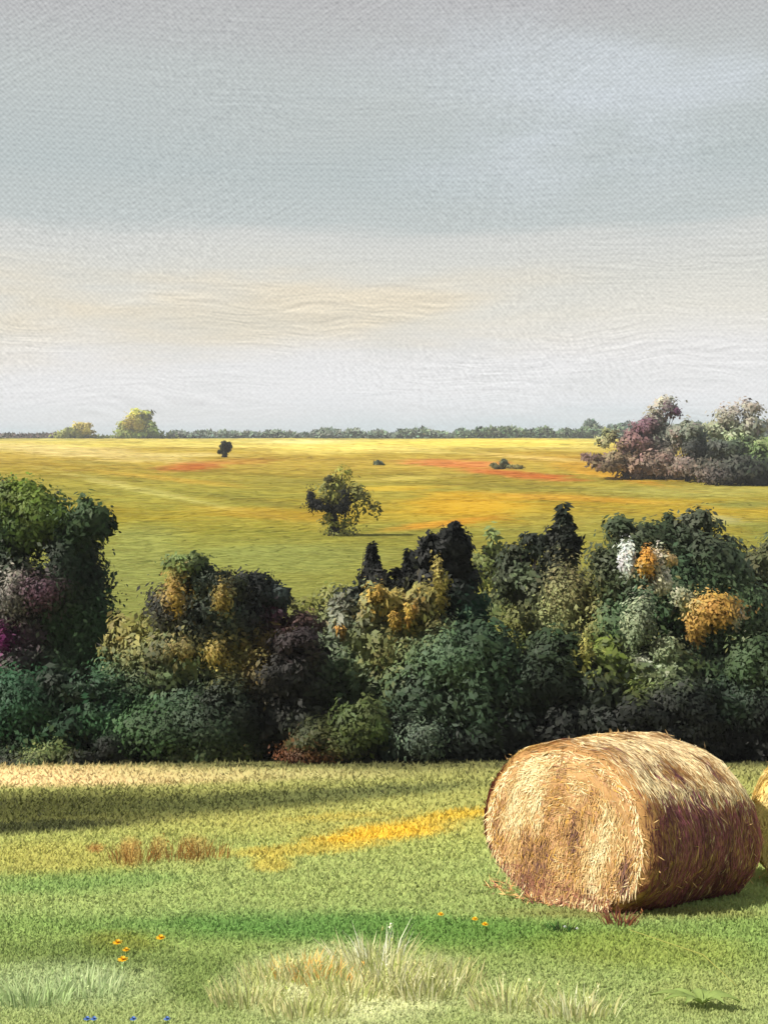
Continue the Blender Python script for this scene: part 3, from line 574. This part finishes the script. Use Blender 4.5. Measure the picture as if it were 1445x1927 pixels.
# ------------------------------------------------------------------ hay bales
def bale(label, centre, rz, Rr, Ln, wide=1.09, tilt=0.0, pale=0.0, group='round hay bales in the meadow'):
    """axis along local Y, front end at -Y"""
    o = thing('hay_bale', label, 'hay bale', centre, group); o.rotation_euler = (tilt, 0, rz)
    hb = Rr * .97
    def surf(th, yl, r=1.0):
        # th from the top clockwise; sagging section, flattened underneath
        r = r * (1 + .055 * np.asarray(yl) / (Ln / 2))
        x = np.sin(th) * Rr * wide * r; z = np.cos(th) * Rr * r
        x = x * (1 + .05 * np.clip(-z / Rr, 0, 1)); z = np.where(z < 0, z * .93, z)
        z = np.maximum(z, -Rr * .86)
        bump_ = (fbm(th * 3.1 + 5 + rz * 9, yl * 2.2 + 7, 3) - .5) * .10 * Rr
        return np.stack([x + np.sin(th) * bump_, yl + 0 * x, z + np.cos(th) * bump_ + Rr * .86], -1)
    def hw(a, seedy):        # noise for the shade-tinted lower flank
        return fbm(a * 6 + seedy, seedy + a * 0, 3)
    nt, ny = 120, 40
    th = np.linspace(0, 2 * math.pi, nt, endpoint=False); yy = np.linspace(-Ln / 2, Ln / 2, ny)
    TH, YY = np.meshgrid(th, yy)
    edge = np.clip((Ln / 2 - np.abs(YY)) / .22, 0, 1); shrink = 1 - .13 * (1 - np.sqrt(np.clip(1 - (1 - edge) ** 2, 0, 1)))
    P = surf(TH, YY, shrink)
    n3 = fbm(YY * 9 + 3, TH * 1.5, 4); base = np.array(lin(168, 128, 80)) * (1 - pale) + pale * np.array(lin(220, 196, 122)); C = base * (.55 + .8 * n3)[..., None]
    link('rolled_side', grid_mesh('rolled_side', P, C, True), M_straw, o)
    for sgn in (-1, 1):
        rr = np.linspace(0, .872, 26); RRg, T2 = np.meshgrid(rr, th, indexing='ij')
        Pe = surf(T2, np.full_like(T2, sgn * Ln / 2), RRg)
        Pe[..., 1] += sgn * (.03 - .05 * RRg ** 2 + (fbm(RRg * 13, T2 * 2 + 1, 3) - .5) * .06 * (1 - RRg ** 6))
        Pe[..., 2] = np.where(RRg < .9, Pe[..., 2], Pe[..., 2])
        Ce = np.array(lin(176, 136, 90)) * (.5 + .9 * fbm(RRg * 14 + 2, T2 * 3, 4))[..., None]
        if sgn > 0: Pe = Pe[:, ::-1]
        link('end_face', grid_mesh('end_face', Pe, Ce, True), M_straw, o)
    # straws lying on the roll
    def strands(n, kind):
        a = rng.uniform(0, 2 * math.pi, n)
        if kind == 'side':
            y0 = rng.uniform(-Ln / 2 + .01, Ln / 2 - .01, n)
            ed = np.clip((Ln / 2 - np.abs(y0)) / .22, 0, 1); sh = 1 - .125 * (1 - np.sqrt(1 - (1 - ed) ** 2))
            P0 = surf(a, y0, sh * rng.uniform(1.0, 1.022, n)); da = rng.uniform(.05, .2, n) * rng.choice([-1, 1], n)
            P1 = surf(a + da, y0 + rng.normal(0, .03, n), sh * rng.uniform(1.0, 1.014, n)); ax = np.array([0, 1., 0])
            Wd = np.tile(ax, (n, 1)); nr_ = np.stack([np.sin(a), 0 * a, np.cos(a)], -1)
        else:
            r = np.sqrt(rng.uniform(.0, .77, n)); sg = rng.choice([-1, -1, -1, 1], n)
            P0 = surf(a, sg * (Ln / 2 + .032 - .05 * r ** 2), r); da = rng.uniform(.05, .16, n) / np.maximum(r, .25) * rng.choice([-1, 1], n)
            P1 = surf(a + da, sg * (Ln / 2 + .035 - .05 * r ** 2 + rng.uniform(-.01, .03, n)), np.clip(r + rng.normal(0, .045, n), 0, .9))
            # many ends of straw comb downwards
            dn = rng.random(n) < .5; P1[dn] = P0[dn] + np.stack([rng.normal(0, .03, dn.sum()), sg[dn] * rng.uniform(0, .03, dn.sum()), -rng.uniform(.05, .15, dn.sum())], -1)
            nr_ = np.tile([0, -1., 0], (n, 1)) * -sg[:, None] * -1; Wd = unit(np.cross(P1 - P0, nr_))
        D = P1 - P0; ln = np.linalg.norm(D, axis=1)
        P0[:, 2] = np.maximum(P0[:, 2], .01)
        W = unit(np.cross(D, nr_) + rng.normal(0, .2, (n, 3)) * ln[:, None])
        wd = rng.uniform(.004, .014, n)
        pal = np.array([lin(*c) for c in [(208, 180, 130), (190, 154, 102), (166, 126, 76), (224, 204, 160), (134, 98, 64), (184, 140, 104), (190, 146, 70), (112, 78, 70)]])
        w_ = np.array([.2, .22, .17, .12, .1, .1, .05, .04])
        # streaky choice so neighbouring straws share a colour
        key = fbm(P0[:, 0] * 7 + 3, P0[:, 1] * 11 + P0[:, 2] * (2.0 if kind == 'side' else 2.5), 3)
        key = np.clip((key - .25) / .5 + rng.normal(0, .1, n), 0, .999); order = np.argsort([4, 3, 2, 6, 1, 5, 0, 7]); seq = np.array([7, 4, 2, 6, 5, 1, 0, 3])
        cw = np.cumsum(w_[seq] / w_.sum()); idx = seq[np.searchsorted(cw, key)]
        c = pal[idx] * rng.uniform(.8, 1.2, (n, 1))
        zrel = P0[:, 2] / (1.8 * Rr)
        if kind == 'side':       # mauve brown straw paints the purple shade low on the flanks, in ragged tongues
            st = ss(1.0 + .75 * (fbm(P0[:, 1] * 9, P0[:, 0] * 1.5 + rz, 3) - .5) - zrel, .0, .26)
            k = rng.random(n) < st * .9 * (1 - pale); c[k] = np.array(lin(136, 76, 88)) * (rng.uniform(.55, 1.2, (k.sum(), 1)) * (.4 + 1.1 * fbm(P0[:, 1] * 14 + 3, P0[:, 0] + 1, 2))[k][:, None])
            k2 = (rng.random(n) < 1.5 * ss(fbm(P0[:, 0] * 3 + 8, P0[:, 1] * 4, 3), .4, .62)) & (P0[:, 2] > 1.4 * Rr); c[k2] = np.array(lin(246, 226, 178)) * rng.uniform(.85, 1.1, (k2.sum(), 1))  # cream straw paints the highlight along the top of the roll
        else:
            k = rng.random(n) < .1 + .3 * ss(r, .8, .87); 
            k = (r > .815) & (rng.random(n) < .6); c[k] = np.array(lin(238, 214, 168)) * rng.uniform(.8, 1.1, (k.sum(), 1))  # cream ring paints a highlight onto the end rim
            kk = (zrel < .22) & (rng.random(n) < .45); c[kk] = np.array(lin(150, 100, 78)) * rng.uniform(.6, 1.1, (kk.sum(), 1))
        c = c * (1 - pale) + pale * np.array(lin(236, 214, 140)) * rng.uniform(.7, 1.1, (n, 1))
        return diamonds(P0 + nr_ * .004, unit(D), W, ln, wd, .5), c
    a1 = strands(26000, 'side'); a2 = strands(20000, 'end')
    # loose wisps along the rim, the top and round the foot
    n = 800; a = rng.uniform(0, 2 * math.pi, n); rim = rng.random(n) < .55
    y0 = np.where(rim, np.where(rng.random(n) < .7, -1, 1) * Ln / 2 * .985, rng.uniform(-Ln / 2, Ln / 2, n))
    P0 = surf(a, y0, np.where(rim, .87, .985)); dr = unit(np.stack([np.sin(a), rng.normal(0, .6, n), np.cos(a)], -1) + rng.normal(0, .8, (n, 3))); ln = rng.uniform(.03, .1, n)
    c = np.array(lin(226, 190, 130)) * rng.uniform(.7, 1.15, (n, 1)); W = unit(np.cross(dr, rand_unit(n)))
    P0[:, 2] = np.maximum(P0[:, 2], .02)
    a3 = (diamonds(P0, dr, W, ln, np.full(n, .007), .5), c)
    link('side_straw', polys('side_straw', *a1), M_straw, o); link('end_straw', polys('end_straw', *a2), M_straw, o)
    n = 900; a = rng.uniform(0, 2 * math.pi, n); rx = Rr * wide * .9 + rng.normal(.0, .1, n); ry = Ln / 2 + np.abs(rng.normal(0, .07, n))
    u1 = rng.random(n) < .5
    xf = np.where(u1, rng.uniform(-1, 1, n) * Rr * .8, np.sign(np.sin(a)) * (Rr * .62 + np.abs(rng.normal(0, .13, n)))); yf = np.where(u1, np.sign(np.cos(a)) * ry, rng.uniform(-1, 1, n) * Ln / 2)
    P0 = np.stack([xf, yf, rng.uniform(0, .05, n)], -1); dr = unit(rng.normal(0, 1, (n, 3)) * [1, 1, .35] + [0, 0, .25]); ln = rng.uniform(.05, .14, n)
    c = np.array([lin(*[(196, 140, 90), (216, 176, 116), (118, 70, 70)][i]) for i in rng.integers(0, 3, n)]); W = unit(np.cross(dr, rand_unit(n)))
    a4 = (diamonds(P0, dr, W, ln, rng.uniform(.006, .012, n), .5), c)
    link('loose_wisps', polys('loose_wisps', np.concatenate([a3[0], a4[0]]), np.concatenate([a3[1], a4[1]])), M_straw, o)
    return o
BX, BY = 2.10, 10.1
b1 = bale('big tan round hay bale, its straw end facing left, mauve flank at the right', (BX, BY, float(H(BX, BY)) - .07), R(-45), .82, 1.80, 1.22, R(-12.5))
bx2, by2 = 4.62, 10.8
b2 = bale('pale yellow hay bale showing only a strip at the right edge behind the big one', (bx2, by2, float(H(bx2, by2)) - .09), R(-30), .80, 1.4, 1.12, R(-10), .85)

# ------------------------------------------------------------------ foreground plants
def tuft(label, px, py, n, h, cols, spread=.12, lean=.3, name='grass_tuft', cat='grass tuft', group='pale grass tufts in the foreground', heads=True):
    g = ground_at(px, py); o = thing(name, label, cat, g, group)
    a = rng.uniform(0, 2 * math.pi, n); r = np.sqrt(rng.random(n)) * spread
    P = np.stack([np.cos(a) * r * 1.4, np.sin(a) * r, np.zeros(n)], -1); P[:, 2] = H(g.x + P[:, 0], g.y + P[:, 1]) - g.z - .01
    hh = h * rng.uniform(.5, 1.1, n); D = unit(np.stack([np.cos(a) * lean + rng.normal(0, .15, n), np.sin(a) * lean * .5, np.ones(n)], -1))
    bend = np.stack([D[:, 0] * .5, D[:, 1] * .3, -.12 * np.ones(n)], -1) * hh[:, None]
    mid = P + D * hh[:, None] * .55; tip = P + D * hh[:, None] + bend * .6
    W = np.stack([np.ones(n), rng.normal(0, .3, n), np.zeros(n)], -1); W = unit(W); wd = rng.uniform(.002, .0055, n)[:, None]
    V = np.stack([P - W * wd * .6, P + W * wd * .6, mid + W * wd, tip, mid - W * wd], 1)
    C = np.array([lin(*cols[i]) for i in rng.integers(0, len(cols), n)]) * rng.uniform(.85, 1.12, (n, 1)) * (1.55 if group and 'pale' in group else 1)
    N = unit(np.stack([rng.normal(0, .2, n), rng.normal(-.2, .2, n), np.ones(n)], -1))
    link('blades', polys('blades', V, C, N), M_grass, o)
    if heads:
        for hk in range(min(6, n // 8)):
            T = np.repeat(tip[hk:hk + 1] - D[hk:hk + 1] * .01, 9, 0); q = T + rng.normal(0, 1, T.shape) * [.002, .002, .009]; d = unit(rng.normal(0, .5, T.shape) + [0, 0, 1])
            w_ = unit(np.cross(d, rand_unit(9))); link('seed_head', polys('seed_head', diamonds(q, d, w_, np.full(9, .02), np.full(9, .008)), np.repeat(C[hk:hk + 1], 9, 0) * 1.05), M_petal, o)
    return o
PG = [(176, 176, 126), (166, 172, 112), (190, 184, 136), (158, 166, 100)]
TF = [(460, 1890, 'leftmost pale tuft of the foreground band, beside the dark olive patch', PG), (520, 1850, 'pale tuft with short blades just left of the golden stem', PG), (572, 1840, 'tuft with a straw gold stem, left of the orange tinted one', PG + [(222, 186, 110)] * 2),
      (612, 1850, 'tuft with orange tinted blades among the pale grasses', PG + [(214, 170, 100)] * 2), (655, 1880, 'dense cream tuft below the orange tinted one', PG), (700, 1830, 'tall tuft with whitish arching stems', [(206, 204, 168), (190, 190, 146)] + PG[:2]),
      (745, 1865, 'whitish tuft leaning right beside the tall arching one', [(206, 204, 168)] + PG), (800, 1875, 'cream tuft bent right with white seed heads', PG + [(206, 204, 166)]), (845, 1850, 'small pale tuft at the right end of the pale band', PG),
      (575, 1915, 'low cream tuft at the bottom edge under the golden stem', PG), (955, 1900, 'thin whitish tuft alone right of the pale band', [(196, 198, 154)] + PG), (1080, 1915, 'white tipped tuft near the bottom edge under the bale', [(206, 208, 170)] + PG),
      (60, 1890, 'sage green tuft in the bottom left corner', [(166, 184, 134), (150, 170, 116)]), (160, 1870, 'sage tuft right of the bottom left corner one', [(166, 184, 134), (184, 196, 150)])]
for (x_, y_, lb, pc) in TF:
    tuft(lb, x_, y_, 150, (.3 if 'tall' in lb else .19), pc, spread=.17)
tuft('few long white arching stems rising above the cream tufts', 715, 1835, 14, .42, [(226, 228, 206)], .1, .35, name='grass_tuft')
tuft('mauve straw coloured tuft against the foot of the big bale', 1165, 1742, 80, .17, [(128, 76, 70), (176, 120, 80), (150, 96, 78)], .09, .5, group=None)
tuft('dark green weed tuft at the left foot of the big bale', 1055, 1752, 60, .1, [(58, 104, 52), (76, 120, 58), (70, 70, 50)], .08, .5, heads=False, group=None)
for (x_, y_, lb) in [(245, 1625, 'rusty dock tuft, tallest on the left meadow slope'), (330, 1620, 'rust tinted tuft right of the rusty dock one'), (385, 1618, 'pale rust tuft, rightmost on the left meadow slope')]:
    tuft(lb, x_, y_, 80, .3, [(164, 112, 52), (150, 122, 64), (176, 140, 76)], .22, .25, group='rust coloured tufts on the left slope')

def flower(label, px, py, rgb, r=.02, h=.09, group='yellow flowers in the foreground grass', n=9):
    g = ground_at(px, py); o = thing('wildflower', label, 'flower', g, group)
    multi_tube('stem', [tube([(0, 0, -.01), (.004, 0, h * .5), (.0, 0, h)], [.003, .0025, .002], 5)], lin(96, 128, 58), M_grass_plain, o)
    a = np.arange(n) * 2 * math.pi / n; D = np.stack([np.cos(a), np.sin(a), np.full(n, .25)], -1); W = np.stack([-np.sin(a), np.cos(a), np.zeros(n)], -1)
    C = np.tile(lin(*rgb), (n, 1)) * rng.uniform(.85, 1.1, (n, 1)); top = np.tile([0, -.002, h], (n, 1))
    V = np.concatenate([diamonds(top, unit(D), W, np.full(n, r), np.full(n, r * .55)), diamonds(top + [0, 0, .004], unit(D + [0, 0, .9]), W, np.full(n, r * .7), np.full(n, r * .5))])
    link('petals', polys('petals', V, np.concatenate([C, C * .9])), M_petal, o)
    th_ = np.linspace(0, 2 * math.pi, 8, endpoint=False); ph = np.linspace(0, math.pi, 6)
    T_, P_ = np.meshgrid(th_, ph); rr = r * .28
    pts = np.stack([np.cos(T_) * np.sin(P_) * rr, np.sin(T_) * np.sin(P_) * rr, np.cos(P_) * rr * .7 + h + .004], -1)
    link('flower_centre', grid_mesh('flower_centre', pts, np.tile(np.array(lin(rgb[0] * .8, rgb[1] * .7, rgb[2] * .5)), pts.shape[:2] + (1,)), True), M_petal, o)
    return o
M_grass_plain = mat('stem', post=vary(.85, 1.15, 10.0), rough=.7)
FL = [(222, 1798, 'yellow flower highest of the cluster at the lower left'), (238, 1812, 'yellow flower right of the highest one at the lower left'), (232, 1832, 'yellow flower lowest of the cluster at the lower left'), (303, 1788, 'small yellow flower alone right of the lower left cluster'),
      (829, 1742, 'yellow flower alone in the green strip left of the bale'), (893, 1752, 'yellow flower nearest the left foot of the bale'), (912, 1762, 'yellow flower just right of the one by the bale foot')]
for (x_, y_, lb) in FL: flower(lb, x_, y_, (240, 190, 30), .042 if 'cluster' in lb else .032)
for (x_, lb) in [(165, 'blue flower, leftmost at the bottom edge'), (178, 'blue flower second from the left at the bottom edge'), (252, 'blue flower in the middle of the bottom left edge'), (315, 'blue flower, rightmost of the bottom left edge')]:
    flower(lb, x_, 1942, (92, 130, 204), .022, .07, group='blue flowers at the bottom edge')
for (x_, y_, lb) in [(1062, 1756, 'tiny white flower left of its pair under the bale'), (1085, 1760, 'tiny white flower right of its pair under the bale')]:
    flower(lb, x_, y_, (214, 220, 224), .014, .05, group='tiny white flowers under the bale')

# broad leaved weed pressed flat in the lower right
g = ground_at(1320, 1900)
o = thing('leafy_weed', 'pale broad leaved weed lying low in the bottom right corner', 'weed', g)
Vs, Cs = [], []
for (a0, ln, wd) in [(170, .30, .05), (195, .26, .04), (150, .22, .05), (20, .2, .05), (-15, .22, .05), (60, .18, .05), (100, .16, .06), (225, .2, .05), (-50, .15, .05)]:
    a0 = R(a0); d0 = np.array([math.cos(a0), math.sin(a0), 0]); w0 = np.array([-d0[1], d0[0], 0])
    lf = []
    for k in range(9):
        t_ = k / 8; p0 = d0 * ln * t_; p0[2] = float(H(g.x + p0[0], g.y + p0[1])) - g.z + .03 + .06 * math.sin(t_ * 2.6); ww = wd * .5 * math.sin(math.pi * min(1, t_ * .93 + .05)) ** .8
        lf.append([p0 - w0 * ww + [0, 0, .012], p0, p0 + w0 * ww + [0, 0, .012]])
    Vs.append(np.array(lf))
for lf in Vs:
    C = np.tile(lin(124, 142, 78), (9, 3, 1)) * rng.uniform(.85, 1.15); C[:, 1] *= 1.2
    link('leaf', grid_mesh('leaf', lf, C), M_petal, o)
g = ground_at(1290, 1800); g2 = ground_at(1385, 1870)
v2 = np.array(g2 - g)
o = thing('fallen_stem', 'long pale dry stem lying slanted in the grass under the bale', 'stem', g)
multi_tube('stalk', [tube([(-.35, .3, .06), (-.1, .1, .05), (.1, -.08, .05), tuple(v2 + [0, 0, .05])], [.003, .004, .004, .002], 6)], lin(140, 142, 72), M_grass_plain, o)

# ------------------------------------------------------------------ thin summer haze over the far fields
me = bpy.data.meshes.new('haze'); hx, y0, y1, z0, z1 = 3600, -60, 3600, -70, CZ + 60
vs = [(x, y, z) for z in (z0, z1) for y in (y0, y1) for x in (-hx, hx)]
me.from_pydata(vs, [], [(0, 2, 3, 1), (4, 5, 7, 6), (0, 1, 5, 4), (2, 6, 7, 3), (0, 4, 6, 2), (1, 3, 7, 5)])
hz = bpy.data.objects.new('haze', me); COL.objects.link(hz); hz['kind'] = 'stuff'; hz['label'] = 'thin pale haze over the far fields'; hz['category'] = 'haze'
hm = bpy.data.materials.new('haze'); hm.use_nodes = True; hm.node_tree.nodes.clear()
ho = hm.node_tree.nodes.new('ShaderNodeOutputMaterial'); pv = hm.node_tree.nodes.new('ShaderNodeVolumePrincipled')
pv.inputs['Density'].default_value = .00022; pv.inputs['Color'].default_value = (.86, .9, .93, 1)
hm.node_tree.links.new(pv.outputs[0], ho.inputs['Volume']); me.materials.append(hm)
